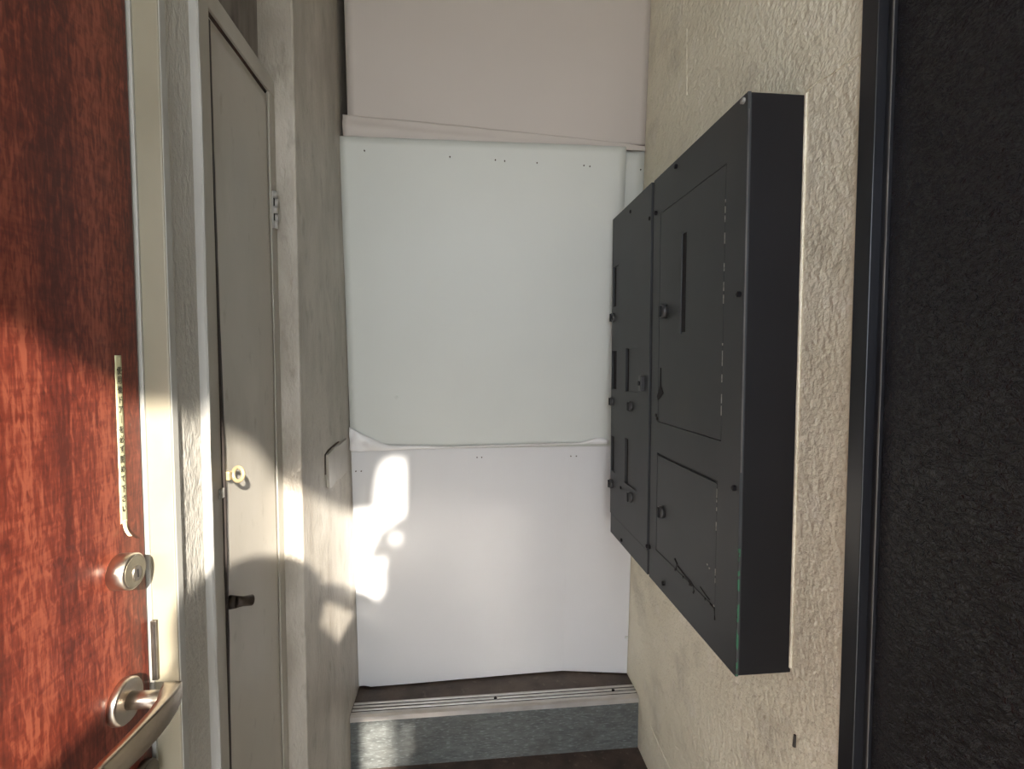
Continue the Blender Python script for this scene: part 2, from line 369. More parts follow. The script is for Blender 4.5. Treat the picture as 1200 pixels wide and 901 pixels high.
# key escutcheon low by the door edge, partly behind the lever
es = empty('key_escutcheon', (0, 0, 0)); es.parent = d1; es.location = Vector((XD, 0.642, 0.822)) - Vector(d1.location)
tube('disc', [(XD - 0.001, 0.640, 0.822), (XD + 0.008, 0.640, 0.822), (XD + 0.010, 0.640, 0.822)], [0.0225, 0.0225, 0.021], 'steel_dark', es, 36, True)
tube('key_cylinder', [(XD + 0.009, 0.640, 0.822), (XD + 0.013, 0.640, 0.822)], [(0.009, 0.012), (0.0085, 0.0115)], 'steel', es, 24)

# printed label strip stuck to the door
tp = empty('label_tape', (XD, 0.626, 1.16), 'narrow yellowed paper strip with black Japanese lettering stuck on red door', 'label')
def tape_fn(u, v):
    z = 1.368 - 0.205 * v
    return (XD + 0.0008 + 0.0004 * ns(z * 60, u * 2), 0.6215 + 0.0108 * u - 0.0005 * v + 0.0006 * v * u, z)
sheet('strip', tape_fn, 4, 60, (-0.0005, 0, 0), 'paper', tp)
def curl_fn(u, v):
    z = 1.166 - 0.019 * v
    return (XD + 0.001 + 0.007 * v * v + 0.003 * v * math.sin(u * 3), 0.6235 + (0.0085 * (1 - 0.75 * v)) * u + 0.003 * v - 0.004 * math.sin(v * 2.2) * v, z)
sheet('torn_end', curl_fn, 5, 12, (-0.0004, 0, 0), 'paper', tp)
def text_mesh(s, size):
    cu = bpy.data.curves.new('lettering', 'FONT'); cu.body = s; cu.size = size; cu.align_x = 'CENTER'; cu.align_y = 'CENTER'; cu.extrude = 0.00012
    cu.resolution_u = 3
    o = bpy.data.objects.new('lettering', cu); COL.objects.link(o); bpy.context.view_layer.update()
    me = bpy.data.meshes.new_from_object(o.evaluated_get(bpy.context.evaluated_depsgraph_get()))
    bpy.data.objects.remove(o); return me
chars = '使用後ドア｜を必ず閉めて下さい'
zs_ = [1.3490, 1.3375, 1.3260, 1.3135, 1.3020, 1.2900, 1.2775, 1.2655, 1.2535, 1.2410, 1.2290, 1.2170, 1.2045, 1.1925, 1.1800]
bm = bmesh.new()
for ch, z in zip(chars, zs_):
    me = text_mesh(ch, 0.0106)
    Rm = Matrix(((0, 0, 1, XD + 0.0016), (1, 0, 0, 0.6268 - (1.368 - z) * 0.0), (0, 1, 0, z), (0, 0, 0, 1)))
    me.transform(Rm @ Matrix.Diagonal((0.82, 0.95, 1, 1))); bm.from_mesh(me); bpy.data.meshes.remove(me)
link('lettering', bm, 'ink', tp)

# ------------------------------------------------------------------ utility hatch in the recess
XH = -0.430
hz = 1.956
ht = empty('utility_hatch', (XH, 0.97, 0.0), 'narrow grey painted steel hatch door recessed in the left wall', 'hatch')
def leaf_fn(u, v):
    y = 0.8885 + 0.2475 * u; z = 0.06 + (hz - 0.012 - 0.06) * v
    return (XH + 0.005 * (1 - u) ** 1.5 * math.exp(-((z - 1.12) / 0.35) ** 2) + 0.003 * ns(y * 6, z * 2.5), y, z)
sheet('leaf', leaf_fn, 24, 90, (-0.018, 0, 0), 'hatch', ht)
box('frame_post', (-0.465, XH + 0.004), (0.760, 0.884), (-0.02, 2.6), 'hatch_frame', ht, 0.0015)
box('frame_post', (-0.465, XH + 0.002), (1.139, 1.171), (-0.02, hz + 0.03), 'hatch_frame', ht, 0.0015)
box('frame_head', (-0.465, XH + 0.003), (0.884, 1.171), (hz, hz + 0.038), 'hatch_frame', ht, 0.002)
box('frame_sill', (-0.465, XH + 0.003), (0.884, 1.139), (-0.02, 0.055), 'hatch_frame', ht, 0.002)
# rusty ragged scale in the gap under the head
bm = bmesh.new(); rows = []
for i in range(41):
    y = 0.886 + 0.252 * i / 40; dz = 0.004 + 0.010 * (1 - i / 40) + 0.003 * ns(y * 60, 2)
    rows.append([bm.verts.new(p) for p in ((-0.455, y, hz + 0.002), (XH - 0.001, y, hz + 0.002), (XH - 0.004, y, hz - dz - 0.0), (-0.455, y, hz - dz - 0.0))])
for i in range(40):
    for j in range(4): bm.faces.new((rows[i][j], rows[i][(j + 1) % 4], rows[i + 1][(j + 1) % 4], rows[i + 1][j]))
bm.faces.new(rows[0]); bm.faces.new(rows[-1])
link('rusty_gap', bm, 'rust', ht)
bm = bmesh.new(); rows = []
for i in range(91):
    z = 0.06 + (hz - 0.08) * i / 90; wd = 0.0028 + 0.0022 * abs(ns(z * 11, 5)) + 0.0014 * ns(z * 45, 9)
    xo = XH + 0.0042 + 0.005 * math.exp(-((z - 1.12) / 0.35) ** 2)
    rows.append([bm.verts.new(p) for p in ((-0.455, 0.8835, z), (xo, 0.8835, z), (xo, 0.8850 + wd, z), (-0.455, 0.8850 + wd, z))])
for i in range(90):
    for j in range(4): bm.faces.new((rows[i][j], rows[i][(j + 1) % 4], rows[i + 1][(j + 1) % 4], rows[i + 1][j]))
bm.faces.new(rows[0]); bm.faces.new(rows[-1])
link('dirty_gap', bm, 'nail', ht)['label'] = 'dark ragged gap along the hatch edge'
box('dark_backing', (-0.466, -0.458), (0.76, 1.17), (0.0, hz + 0.01), 'black_void', ht)
hg = empty('hinge', (0, 0, 0)); hg.parent = ht; hg.location = Vector((XH, 1.15, 1.66)) - Vector(ht.location)
box('hinge_plate', (XH - 0.001, XH + 0.005), (1.142, 1.158), (1.660, 1.742), 'rib', hg, 0.0006)
for (a, b) in ((1.660, 1.6765), (1.6935, 1.7085), (1.7275, 1.742)):
    tube('knuckle', [(XH + 0.007, 1.147, a), (XH + 0.007, 1.147, b)], 0.0055, 'rib', hg, 14, True)
for (a, b) in ((1.677, 1.693), (1.709, 1.727)):
    tube('knuckle', [(XH + 0.007, 1.155, a), (XH + 0.007, 1.155, b)], 0.0050, 'rib', hg, 14, True)
    box('notch', (XH + 0.003, XH + 0.0055), (1.143, 1.149), (a, b), 'black_void', hg)
# staple ring and black bolt stub
XS = XH + 0.012
st = empty('staple', (0, 0, 0)); st.parent = ht; st.location = Vector((XS, 0.90, 1.158)) - Vector(ht.location)
bm = bmesh.new()
c = Vector((XS + 0.010, 0.9045, 1.158)); pts = []
ax1 = Vector((0.75, -0.35, 0.15)).normalized(); ax2 = Vector((0, 0.12, 1)).normalized(); ax2 = (ax2 - ax1 * ax2.dot(ax1)).normalized()
R1, r1 = 0.0125, 0.0036
rg = []
for i in range(28):
    a = 2 * math.pi * i / 28; d = ax1 * math.cos(a) + ax2 * math.sin(a); nrm = ax1.cross(ax2)
    rg.append([bm.verts.new(c + d * (R1 + r1 * math.cos(t * math.pi / 4)) + nrm * r1 * math.sin(t * math.pi / 4)) for t in range(8)])
for i in range(28):
    for t in range(8): bm.faces.new((rg[i][t], rg[i][(t + 1) % 8], rg[(i + 1) % 28][(t + 1) % 8], rg[(i + 1) % 28][t])).smooth = True
link('ring', bm, 'brass', st)
box('staple_plate', (XS - 0.010, XS + 0.002), (0.889, 0.900), (1.150, 1.166), 'brass', st, 0.002)
box('catch_tab', (XH + 0.003, XH + 0.009), (0.870, 0.883), (1.122, 1.140), 'chip_white', ht, 0.002)
bl = empty('bolt', (0, 0, 0)); bl.parent = ht; bl.location = Vector((XH, 0.90, 0.93)) - Vector(ht.location)
tube('bolt_base', [(XH + 0.004, 0.898, 0.926), (XH + 0.018, 0.898, 0.926)], [0.0125, 0.0105], 'black_bolt', bl, 20, True)
tube('bolt_stub', [(XH + 0.015, 0.896, 0.927), (XH + 0.024, 0.906, 0.923), (XH + 0.034, 0.918, 0.919)], [0.0105, 0.0088, 0.0098], 'black_bolt', bl, 20, True)
tube('bolt_tip', [(XH + 0.0338, 0.9178, 0.919), (XH + 0.0350, 0.9192, 0.9186)], 0.0055, 'mark', bl, 16)

# torn plate plastered into the far pier
pp = empty('patch_plate', (XL, 1.47, 1.01), 'small grey torn patch stuck on left wall beside the white boards', 'plate')
prism('plate', [(1.365, 1.104), (1.43, 1.112), (1.50, 1.110), (1.578, 1.116), (1.578, 1.012), (1.50, 1.006), (1.45, 1.016), (1.40, 1.004), (1.372, 1.010), (1.368, 1.05)], 'x', XL - 0.001, XL + 0.008, 'hatch', pp, 0.0012)
prism('torn_edge', [(1.356, 1.106), (1.39, 1.114), (1.45, 1.118), (1.50, 1.119), (1.51, 1.116), (1.43, 1.110), (1.366, 1.103), (1.366, 1.048), (1.356, 1.05)], 'x', XL - 0.001, XL + 0.0012, 'mark', pp)

# ------------------------------------------------------------------ step with steel nosing
stp = empty('stair_step', (0.1, 1.6, 0.0), 'grey stone stair step with ribbed steel nosing below the white boards', 'step')
box('riser', (XL - 0.02, XR + 0.02), (1.592, 1.70), (-0.02, 0.172), 'riser', stp)
box('tread', (XL - 0.02, XR + 0.02), (1.594, 1.96), (0.172, 0.188), 'tread', stp)
ng = empty('nosing', (0, 0, 0)); ng.parent = stp; ng.location = Vector((0.1, 1.6, 0.18)) - Vector(stp.location)
box('base_plate', (XL + 0.002, XR - 0.002), (1.590, 1.648), (0.184, 0.1895), 'rubber', ng)
prism('front_lip', [(1.580, 0.172), (1.583, 0.170), (1.592, 0.170), (1.592, 0.186), (1.600, 0.188), (1.600, 0.192), (1.588, 0.192), (1.581, 0.187)], 'x', XL + 0.002, XR - 0.002, 'nosing', ng)
for k in range(3):
    y = 1.6065 + k * 0.0155
    box('rib', (XL + 0.002, XR - 0.002), (y, y + 0.009), (0.187, 0.1925), 'nosing', ng, 0.0015)
for x in (0.10, 0.52):
    tube('screw', [(x, 1.6225, 0.190), (x, 1.6225, 0.1935)], 0.0055, 'black_void', ng, 14)

# ------------------------------------------------------------------ white boards closing off the stair
def YB(z): return 1.722 - (z - 0.19) * 0.0725

def low_fn(u, v):
    if u < 0.75: x = -0.384 + (0.362 + 0.384) * u / 0.75; t = u / 0.75
    else: x = 0.362 + (0.600 - 0.362) * (u - 0.75) / 0.25; t = 1
    z = 0.193 + 0.905 * v + 0.0
    k = (1 - v) ** 0.8
    fold = 0.024 * k * max(0, (x + 0.385) / 0.747) if u < 0.75 else (0.024 - 0.036 * (u - 0.75) / 0.25) * k
    zz = z
    y = YB(z) + fold + 0.003 * ns(x * 2.2, z * 2)
    if u < 0.03 and v < 0.03: zz += 0.006 * (1 - v / 0.03)
    return (x, y, zz)
lowb = empty('plastic_board', (0.1, 1.70, 0.19), 'lowest white plastic board, creased on the right, standing on the stair step', 'board', 'white boards closing off the stair')
sheet('panel', low_fn, 48, 40, (0, 0.004, 0), 'board_low', lowb, False)

def mid_fn(u, v):
    x = -0.386 + (0.531 + 0.386) * u + 0.004 * (1 - v); z = 1.066 + 0.998 * v + 0.006 * (u - 0.5) * (1 if v > 0.5 else -0.4)
    return (x, YB(z) - 0.010 + 0.004 * ns(x * 1.7, z * 1.5, 3) - 0.004 * (1 - v) ** 6, z)
midb = empty('plastic_board', (0.07, 1.64, 1.066), 'large middle white plastic board beside the black meter box', 'board', 'white boards closing off the stair')
sheet('panel', mid_fn, 40, 44, (0, 0.004, 0), 'board', midb)

def strip_fn(u, v):
    x = 0.43 + 0.172 * u; z = 1.0 + 1.072 * v
    return (x, YB(z) + 0.012, z)
stb = empty('plastic_board', (0.52, 1.65, 1.0), 'narrow white board strip showing at the right edge of middle board', 'board', 'white boards closing off the stair')
sheet('panel', strip_fn, 6, 20, (0, 0.004, 0), 'board', stb)

def top_fn(u, v):
    x = -0.362 + 0.964 * u; z0 = 2.082 + 0.03 * (1 - u) ** 4
    z = z0 + (2.70 - z0) * v
    curl = 0.006 * math.exp(-v * 22) * math.exp(-((u - 0.45) / 0.32) ** 2) 
    return (x, YB(z) + 0.006 + 0.004 * ns(x * 1.5, z * 1.2, 7) - curl, z)
topb = empty('plastic_board', (0.12, 1.57, 2.08), 'topmost white board in a shaded tone above the taped seam', 'board', 'white boards closing off the stair')
sheet('panel', top_fn, 40, 60, (0, 0.004, 0), 'board_top', topb)

# tiny holes and staples along the board tops
def spots(parent, lst, mt, r):
    for (x, z, dy) in lst:
        y = YB(z) + dy
        tube('staple_hole', [(x, y + 0.003, z), (x, y - 0.0008, z)], r, mt, parent, 8)
spots(midb, [(-0.31, 2.020, -0.013), (-0.045, 2.012, -0.013), (0.10, 2.008, -0.013), (0.13, 2.006, -0.013), (0.235, 2.004, -0.013), (0.39, 2.002, -0.013), (0.41, 2.0, -0.013)], 'mark', 0.0022)
spots(stb, [(0.59, 2.005, 0.010)], 'mark', 0.0022)
spots(lowb, [(-0.37, 0.99, -0.003), (-0.352, 0.99, -0.003), (0.04, 1.03, -0.003), (0.056, 1.03, -0.003), (0.37, 1.028, -0.003), (0.39, 1.028, -0.003)], 'mark', 0.0022)
bm = bmesh.new(); add_tube(bm, [(0.588, YB(0.335) - 0.012, 0.335), (0.600, YB(0.335) - 0.010, 0.338)], [0.004, 0.005], 8)
link('staple', bm, 'board', lowb)
tube('dent', [(-0.228, YB(1.243) - 0.0085, 1.243), (-0.228, YB(1.243) - 0.0145, 1.243)], [0.006, 0.0035], 'board', midb, 16, True)

# wrinkled white tape over the two seams
def tape1(u, v):
    x = -0.376 + 0.976 * u; wd = 0.052 * (1 - u) ** 0.8 + 0.014
    z = 2.064 - 0.003 * u + wd * v
    wob = 0.007 * ns(x * 9, z * 30) * (1 - u) + 0.002 * ns(x * 20, z * 40, 5)
    return (x, YB(z) + 0.0005 - 0.003 * (1 - u) * (1 - v) + wob * 0.5 - (0.006 * math.exp(-((v - 0.5 + u * 0.4) / 0.2) ** 2) * math.exp(-u * 3)), z)
sheet('seam_tape', tape1, 60, 10, (0, 0.001, 0), 'board_top', topb)
def tape2(u, v):
    x = -0.384 + 0.884 * u; h = 0.058 * max(0, 1 - u * 7) ** 1.1 + 0.016 * max(0, 1 - u * 2.6) + 0.008 + 0.014 * math.exp(-((u - 0.96) / 0.04) ** 2)
    z = 1.062 + 0.012 * u + h * v + 0.002 * ns(x * 8, 3)
    crumple = (0.012 * math.exp(-u * 7) + 0.0025) * ns(x * 30, z * 34, 2)
    return (x, YB(z) - 0.018 - 0.006 * math.sin(v * 3.1) + crumple, z)
sheet('seam_tape', tape2, 90, 12, (0, 0.001, 0), 'tape', midb)['label'] = 'crumpled white tape along the lower seam'

# ------------------------------------------------------------------ black meter box on the right wall
XF = 0.494
mb = empty('meter_box', (0.55, 1.2, 0.78), 'large black steel electric meter box mounted on the right wall', 'meter box')
Y0, Y1, Z0, Z1 = 0.82, 1.585, 0.780, 1.832
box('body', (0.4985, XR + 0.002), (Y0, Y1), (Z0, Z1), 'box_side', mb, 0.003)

# cabinet front built as plates around real openings; w = (y0, y1, z0, z1)
def plate_with_holes(name, rect, holes, x0, x1, material, parent, bev=0.0):
    y0, y1, z0, z1 = rect
    ys = sorted({y0, y1, *[h[0] for h in holes], *[h[1] for h in holes]}); zs = sorted({z0, z1, *[h[2] for h in holes], *[h[3] for h in holes]})
    bm = bmesh.new(); V = {}
    def vert(i, j, k):
        if (i, j, k) not in V: V[(i, j, k)] = bm.verts.new(((x0, x1)[k], ys[i], zs[j]))
        return V[(i, j, k)]
    def solid(i, j):
        if i < 0 or j < 0 or i >= len(ys) - 1 or j >= len(zs) - 1: return False
        cy, cz = (ys[i] + ys[i + 1]) / 2, (zs[j] + zs[j + 1]) / 2
        return not any(h[0] < cy < h[1] and h[2] < cz < h[3] for h in holes)
    for i in range(len(ys) - 1):
        for j in range(len(zs) - 1):
            if not solid(i, j): continue
            bm.faces.new((vert(i, j, 0), vert(i + 1, j, 0), vert(i + 1, j + 1, 0), vert(i, j + 1, 0)))
            bm.faces.new((vert(i, j, 1), vert(i, j + 1, 1), vert(i + 1, j + 1, 1), vert(i + 1, j, 1)))
            for (di, dj, a, b) in ((-1, 0, (i, j), (i, j + 1)), (1, 0, (i + 1, j), (i + 1, j + 1)), (0, -1, (i, j), (i + 1, j)), (0, 1, (i, j + 1), (i + 1, j + 1))):
                if not solid(i + di, j + dj): bm.faces.new((vert(*a, 0), vert(*b, 0), vert(*b, 1), vert(*a, 1)))
    return link(name, bm, material, parent)

big = (0.886, 1.196, 1.206, 1.735); low = (0.896, 1.196, 0.870, 1.126)
g = 0.0022
plate_with_holes('front_frame', (Y0, 1.2400, Z0, Z1), [big, low], XF, XF + 0.006, 'box_front', mb)
bd_ = box('upper_door', (XF + 0.0003, XF + 0.006), (big[0] + g, big[1] - 0.001), (big[2] + 0.0018, big[3] - 0.0007), 'box_front', mb, 0.0008)
ld = box('lower_door', (XF + 0.0006, XF + 0.006), (low[0] + g, low[1] - 0.0012), (low[2] + 0.0012, low[3] - 0.006), 'box_front', mb, 0.0008)
# door details
box('slot_window', (XF - 0.0006, XF + 0.003), (1.049, 1.066), (1.428, 1.650), 'black_void', bd_, 0.0004)
box('slot_rim', (XF - 0.0030, XF + 0.002), (1.0655, 1.0690), (1.424, 1.654), 'box_front', bd_, 0.0008)
def knob(parent, y, z, r=0.016, d=0.012, name='knob'):
    k = tube(name, [(XF + 0.001, y, z), (XF - d * 0.75, y, z), (XF - d, y, z)], [r, r, r * 0.8], 'knob', parent, 24, True)
    box('finger_grip', (XF - d - 0.0035, XF - d + 0.001), (y - r * 0.28, y + r * 0.28), (z - r * 0.8, z + r * 0.8), 'box_side', k, 0.0008)
    return k
knob(bd_, 1.158, 1.485, 0.0175, 0.013)
knob(ld, 1.160, 0.981, 0.0155, 0.009)
prism('teardrop_scar', [(1.183, 1.345), (1.179, 1.345), (1.177, 1.30), (1.162, 1.282), (1.180, 1.270), (1.196, 1.262), (1.201, 1.272), (1.190, 1.288), (1.185, 1.30)], 'x', XF - 0.0009, XF + 0.003, 'black_void', bd_)
for (y, z) in ((1.205, 1.222), (1.198, 1.214)):
    tube('screw', [(XF + 0.002, y, z), (XF - 0.002, y, z)], 0.0045, 'black_void', mb, 10)
# raised worn script and scars at the bottom of the lower door
bm = bmesh.new()
def stroke(pts, wd):
    add_tube(bm, [(XF - 0.0002, y, z) for y, z in pts], [(wd * 0.5, wd)] * len(pts), 6)
stroke([(1.082, 0.893), (1.070, 0.886), (1.074, 0.872), (1.080, 0.867)], 0.0030)
stroke([(1.066, 0.882), (1.045, 0.879), (1.022, 0.876), (1.005, 0.876), (0.992, 0.872)], 0.0022)
stroke([(1.010, 0.873), (0.998, 0.868), (0.988, 0.872), (0.984, 0.862), (0.988, 0.856)], 0.0026)
link('raised_script', bm, 'black_void', ld)
for (y, z) in ((1.038, 0.868), (1.006, 0.866), (0.936, 0.868)):
    tube('pit', [(XF + 0.003, y, z), (XF - 0.0004, y, z)], 0.0028, 'black_void', ld, 8)
bm = bmesh.new(); stroke([(0.957, 0.884), (0.935, 0.878), (0.918, 0.876)], 0.0016); stroke([(0.915, 0.869), (0.898, 0.868), (0.896, 0.846)], 0.0022)
link('scratch', bm, 'black_void', mb)
for (y, z) in ((0.930, 0.944), (0.921, 0.940), (0.901, 0.872)):
    tube('paint_chip', [(XF + 0.003, y, z), (XF - 0.0005, y, z)], 0.0022, 'chip_white', ld, 8)

def flecks(parent, y, z0, z1, n, seed):  # pale flecks: edge wear plus the glint along it, set in as colour
    bm = bmesh.new(); r_ = random.Random(seed)
    for i in range(n):
        z = r_.uniform(z0, z1); L_ = r_.uniform(0.004, 0.022); w_ = r_.uniform(0.0005, 0.0011)
        add_box(bm, (XF - 0.0004, XF + 0.002), (y - w_, y + w_), (z, min(z + L_, z1)))
    o = link('worn_glint_flecks', bm, 'chip_white', parent); o['kind'] = 'stuff'; return o
flecks(bd_, big[0] + g, 1.25, 1.72, 14, 3)
flecks(ld, low[0] + g, 0.885, 1.11, 9, 4)
# rear cover with windows and knobs (far half), separated by a dark seam
wins = [(1.522, 1.574, 1.542, 1.672), (1.530, 1.580, 1.270, 1.397), (1.334, 1.441, 1.270, 1.401), (1.535, 1.580, 0.994, 1.112), (1.335, 1.440, 0.986, 1.126)]
cov = plate_with_holes('far_cover', (1.2500, Y1, 0.848, Z1), wins, XF - 0.003, XF + 0.006, 'box_front', mb)
box('far_cover_sill', (XF - 0.0012, XF + 0.006), (1.2500, Y1), (Z0, 0.8455), 'box_front', mb, 0.0008)
box('seam', (XF + 0.0045, XF + 0.007), (1.238, 1.252), (Z0 + 0.07, Z1 - 0.02), 'black_void', mb)
for i, wn in enumerate(wins):
    if i == 1: box('window_opening', (XF + 0.0035, XF + 0.0055), (wn[0] - 0.001, wn[1] + 0.001), (wn[2] - 0.001, wn[3] + 0.001), 'black_void', cov)
    else: box('window_pane', (XF + 0.0020, XF + 0.0050), (wn[0] - 0.001, wn[1] - 0.016), (wn[2] - 0.001, wn[3] + 0.001), 'box_front', cov, 0.0003); box('pane_gap', (XF + 0.0040, XF + 0.0055), (wn[1] - 0.018, wn[1] + 0.001), (wn[2] - 0.001, wn[3] + 0.001), 'black_void', cov)
for (y, z, r) in ((1.568, 1.507, 0.016), (1.570, 1.228, 0.015), (1.388, 1.228, 0.0155), (1.572, 0.950, 0.015), (1.382, 0.957, 0.016)):
    knob(cov, y, z, r, 0.012)
lt = box('latch', (XF - 0.014, XF), (1.283, 1.303), (1.280, 1.322), 'knob', cov, 0.002)
tube('latch_pin', [(XF - 0.010, 1.293, 1.301), (XF - 0.018, 1.293, 1.301)], 0.006, 'box_side', lt, 12)
for (y, z) in ((1.413, 1.806), (1.106, 1.816), (0.833, 1.822), (1.262, 1.742), (1.222, 1.744), (0.833, 1.482), (0.835, 1.128), (1.466, 0.795), (1.142, 0.806), (1.236, 0.862), (1.252, 0.858), (1.475, 0.961)):
    tube('screw', [(XF + 0.003, y, z), (XF - 0.0045, y, z), (XF - 0.006, y, z)], [0.0055, 0.0055, 0.003], 'chip_white' if y == 0.833 and z > 1.8 else 'box_side', mb, 10)
# worn outer corner: pale edge, chipped green at the foot
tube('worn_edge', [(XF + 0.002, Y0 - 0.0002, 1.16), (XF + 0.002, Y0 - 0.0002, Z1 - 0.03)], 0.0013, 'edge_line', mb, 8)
tube('chipped_edge', [(XF + 0.002, Y0 - 0.0004, Z0 + 0.002), (XF + 0.002, Y0 - 0.0004, 1.02)], 0.0022, 'chip_green', mb, 8)
box('mounting_line', (0.5985, XR + 0.001), (Y0 - 0.004, Y0 + 0.002), (Z0 + 0.01, Z1 + 0.002), 'plaster_right', mb, 0.0015)

# nail in the right wall
tag(tube('nail', [(XR - 0.003, 0.799, 0.677), (XR - 0.004, 0.799, 0.655)], [0.0022, 0.0030], 'nail', None, 8), 'short dark nail in the beige wall under the meter box', 'nail')

# ------------------------------------------------------------------ door_2: black door on the right
d2 = empty('door_2', (0.61, 0.2, 0), 'black textured door in a glossy black frame at the right', kind='structure')
lf2 = box('leaf', (0.6165, 0.655), (-0.262, 0.6555), (0.01, 2.10), 'vinyl', d2, 0.001)
f2 = empty('frame', (0, 0, 0)); f2.parent = d2; f2.location = Vector((0.60, 0.67, 0)) - Vector(d2.location)
box('jamb', (0.5945, 0.66), (0.6640, 0.6935), (-0.02, 2.16), 'black_frame', f2, 0.0014)
box('door_stop', (0.6105, 0.66), (0.6555, 0.6640), (-0.02, 2.12), 'black_frame', f2, 0.0008)
box('edge_highlight', (0.6100, 0.6118), (0.6545, 0.6575), (-0.02, 2.12), 'edge_line', f2, 0.0005)  # highlight along the trim edge, drawn as a grey strip
box('jamb', (0.5945, 0.66), (-0.302, -0.268), (-0.02, 2.16), 'black_frame', f2, 0.0014)
box('head_jamb', (0.5945, 0.66), (-0.268, 0.664), (2.11, 2.16), 'black_frame', f2, 0.0014)

# ------------------------------------------------------------------ the photographer, whose shadow falls on the hatch
def photographer():
    V = []; E = []; Rr = []
    def v(p, r, link_to=None):
        V.append(Vector(p)); Rr.append(r if isinstance(r, tuple) else (r, r))
        if link_to is not None: E.append((link_to, len(V) - 1))
        return len(V) - 1
    pel = v((0.075, -0.42, 0.82), (0.135, 0.10))
    wai = v((0.075, -0.41, 0.98), (0.125, 0.095), pel)
    che = v((0.075, -0.39, 1.13), (0.135, 0.10), wai)
    col = v((0.075, -0.37, 1.225), (0.085, 0.075), che)
    nec = v((0.073, -0.34, 1.30), 0.048, col)
    jaw = v((0.072, -0.30, 1.365), 0.062, nec)
    skull = v((0.070, -0.285, 1.45), 0.085, jaw)
    v((0.070, -0.285, 1.515), 0.045, skull)
    v((0.070, -0.195, 1.418), 0.012, v((0.070, -0.215, 1.425), 0.02, skull))   # nose
    # right arm: raised elbow, forearm back to the phone
    def hand(wr_, palm, side):
        p0 = v(palm, 0.022, wr_)
        for k, (dx, dz, ln) in enumerate(((0, 0.022, 0.05), (0, 0.008, 0.06), (0, -0.007, 0.055), (0, -0.021, 0.045))):
            a = v(Vector(palm) + Vector((-side * 0.028, 0.006, dz)), 0.009, p0)
            b = v(V[a] + Vector((-side * ln * 0.55, 0.004, 0)), 0.0085, a)
            v(V[b] + Vector((-side * ln * 0.4, -0.006, 0)), 0.0075, b)
        a = v(Vector(palm) + Vector((-side * 0.004, -0.018, 0.020)), 0.010, p0)
        b = v(V[a] + Vector((-side * 0.022, -0.006, 0.012)), 0.0095, a)
        v(V[b] + Vector((-side * 0.02, 0.004, 0.006)), 0.0085, b)
    s = v((0.215, -0.375, 1.215), 0.062, col)
    e = v((0.345, -0.215, 1.355), 0.047, s)
    w_ = v((0.150, -0.085, 1.362), 0.030, e)
    hand(w_, (0.105, -0.062, 1.362), 1)
    s = v((-0.065, -0.375, 1.215), 0.062, col)
    e = v((-0.095, -0.250, 1.06), 0.058, s)
    w_ = v((-0.098, -0.105, 1.28), 0.034, e)
    hand(w_, (-0.100, -0.062, 1.345), -1)
    for sx in (-1, 1):
        h = v((0.075 + sx * 0.085, -0.42, 0.74), (0.085, 0.09), pel)
        k = v((0.075 + sx * 0.095, -0.40, 0.42), 0.058, h)
        a = v((0.075 + sx * 0.10, -0.43, 0.085), 0.040, k)
        v((0.075 + sx * 0.11, -0.30, 0.035), (0.042, 0.030), v((0.075 + sx * 0.105, -0.37, 0.042), (0.042, 0.036), a))
    me = bpy.data.meshes.new('body'); me.from_pydata([tuple(p) for p in V], E, [])
    o = bpy.data.objects.new('body', me); COL.objects.link(o)
    md = o.modifiers.new('skin', 'SKIN'); md.use_smooth_shade = True
    for i, r in enumerate(Rr):
        me.skin_vertices[0].data[i].radius = r; me.skin_vertices[0].data[i].use_root = (i == 0)
    sb = o.modifiers.new('sub', 'SUBSURF'); sb.levels = 2; sb.render_levels = 2
    bpy.context.view_layer.update()
    m2 = bpy.data.meshes.new_from_object(o.evaluated_get(bpy.context.evaluated_depsgraph_get()))
    bpy.data.objects.remove(o)
    for k in ('jacket', 'skin', 'trousers'): m2.materials.append(M[k])
    for p in m2.polygons:
        c = p.center
        p.material_index = 1 if (c.z > 1.29 and c.y < -0.17 and c.x < 0.19 and c.x > -0.05) or (c.y > -0.09) else (2 if c.z < 0.86 else 0)
        p.use_smooth = True
    root = empty('person', (0.075, -0.42, 0), 'person in a navy jacket raising a phone, standing at the passage mouth', 'person')
    m2.transform(Matrix.Translation(-Vector(root.location)))
    b = bpy.data.objects.new('body', m2); COL.objects.link(b); b.parent = root
    bm = bmesh.new(); bmesh.ops.create_uvsphere(bm, u_segments=24, v_segments=16, radius=1)
    for q in bm.verts:
        q.co = Vector((0.070 + q.co.x * 0.118, -0.305 + q.co.y * (0.105 if q.co.y < 0 else 0.07), 1.445 + q.co.z * (0.118 if q.co.z > 0 else 0.135)))
    link('hair', bm, 'hair', root, True)
    for x in (0.042, 0.098):
        bm = bmesh.new(); bmesh.ops.create_uvsphere(bm, u_segments=10, v_segments=8, radius=0.011)
        bmesh.ops.translate(bm, verts=bm.verts, vec=(x, -0.212, 1.447)); link('eye', bm, 'hair', root, True)
    prism('added_shade_slab', [(-0.05, 0.78), (0.395, 0.76), (0.398, 1.335), (0.372, 1.367), (0.32, 1.405), (0.285, 1.44), (0.262, 1.48), (0.20, 1.50), (-0.02, 1.47), (-0.05, 1.43)], 'y', -0.64, -0.525, 'trousers', root, 0.004)  # added slab out of view, outlined to fill out the person's shadow
    ph = box('smartphone', (-0.075, 0.085), (-0.045, -0.036), (1.325, 1.400), 'black_frame', None, 0.003)
    tag(ph, 'black smartphone held up by the person at the passage mouth', 'phone')
photographer()

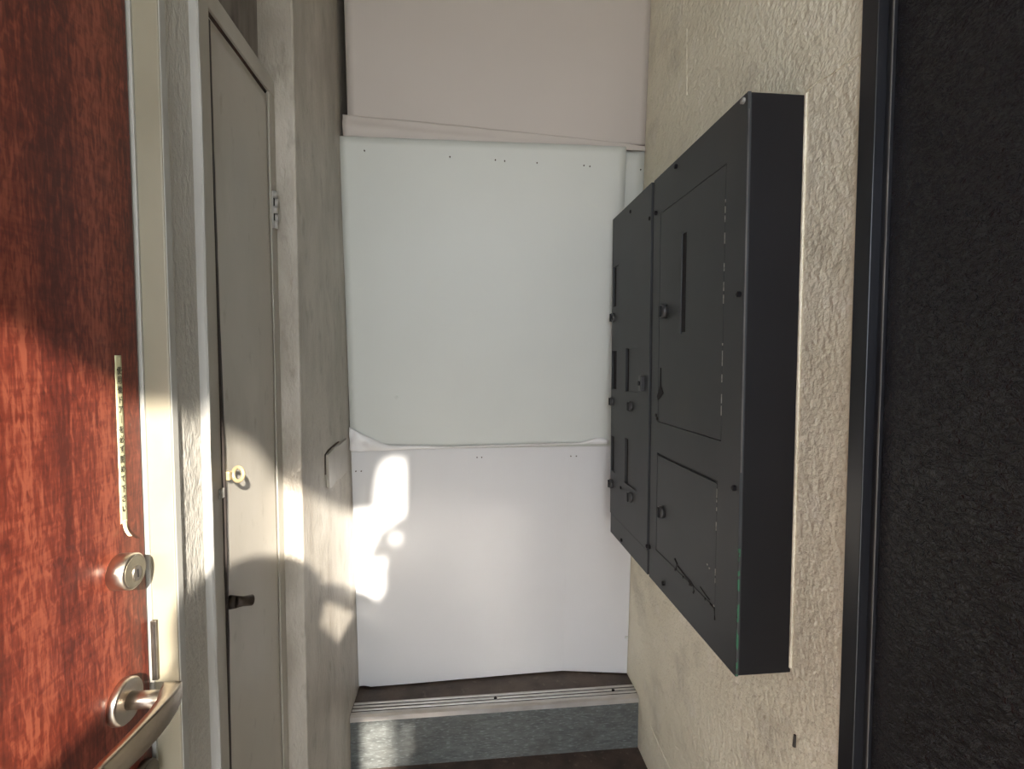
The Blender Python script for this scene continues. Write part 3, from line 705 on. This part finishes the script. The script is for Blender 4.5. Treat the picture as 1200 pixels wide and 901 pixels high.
# added shrub out of view, leaves placed to cast the ragged shadow
sh = empty('added_shade_shrub', (0.80, -1.15, 0), 'added leafy shrub, unseen behind the viewer, shaped for its ragged shadow', 'plant')
prof = [(0.11, 0.0), (0.15, 0.26), (0.165, 0.27), (0.165, 0.30)]
tube('pot', [(0.80, -1.15, z) for r, z in prof], [r for r, z in prof], 'pot', sh, 28, True)
tube('trunk', [(0.80, -1.15, 0.28), (0.79, -1.15, 0.9), (0.81, -1.15, 1.5), (0.82, -1.15, 1.95)], [0.022, 0.018, 0.014, 0.006], 'bark', sh, 10, True)
bm = bmesh.new()
rs = random.Random(11)
shade_outline = [(0.30, 1.00), (0.295, 1.36), (0.335, 1.385), (0.352, 1.40), (0.373, 1.385), (0.395, 1.43), (0.395, 1.50), (0.408, 1.545), (0.388, 1.553), (0.355, 1.535), (0.345, 1.56),
         (0.36, 1.60), (0.385, 1.64), (0.42, 1.665), (0.452, 1.69), (0.56, 1.70), (0.60, 1.4), (0.58, 0.9), (0.46, 0.72), (0.40, 0.80), (0.395, 0.985)]
def inside(x, z):
    c = False
    for (x1, z1), (x2, z2) in zip(shade_outline, shade_outline[1:] + shade_outline[:1]):
        if (z1 > z) != (z2 > z) and x < (x2 - x1) * (z - z1) / (z2 - z1) + x1: c = not c
    return c
made = 0
while made < 6500:
    u, z_, dp = rs.uniform(0.28, 0.61), rs.uniform(0.7, 1.72), rs.uniform(-0.16, 0.16)
    if made % 3 == 1: u, z_ = rs.uniform(0.33, 0.50), rs.uniform(1.36, 1.70)
    if made % 3 == 2: u, z_ = rs.uniform(0.29, 0.48), rs.uniform(0.98, 1.41)
    if not inside(u, z_) or (u - 0.433) ** 2 + (z_ - 1.615) ** 2 < 0.021 ** 2: continue
    k = 0.9 - dp
    c = Vector((u + SUN_DX * k, -1.15 + dp, z_ + SUN_DZ * k))
    a = rs.uniform(0, 2 * math.pi); d = Vector((math.cos(a), math.sin(a) * 0.6, rs.uniform(-0.8, 0.8))).normalized()
    s = d.cross(Vector((0, 1, 0.2))).normalized(); L_, W_ = rs.uniform(0.020, 0.030), rs.uniform(0.008, 0.012)
    up_ = s.cross(d); c = c - d * L_ * 0.5
    q = [c, c + d * L_ * 0.45 + s * W_ + up_ * 0.003, c + d * L_, c + d * L_ * 0.45 - s * W_ + up_ * 0.003]
    bm.faces.new([bm.verts.new(p) for p in q]); made += 1
fo = link('shade_leaves', bm, 'leaf', sh); fo['kind'] = 'stuff'
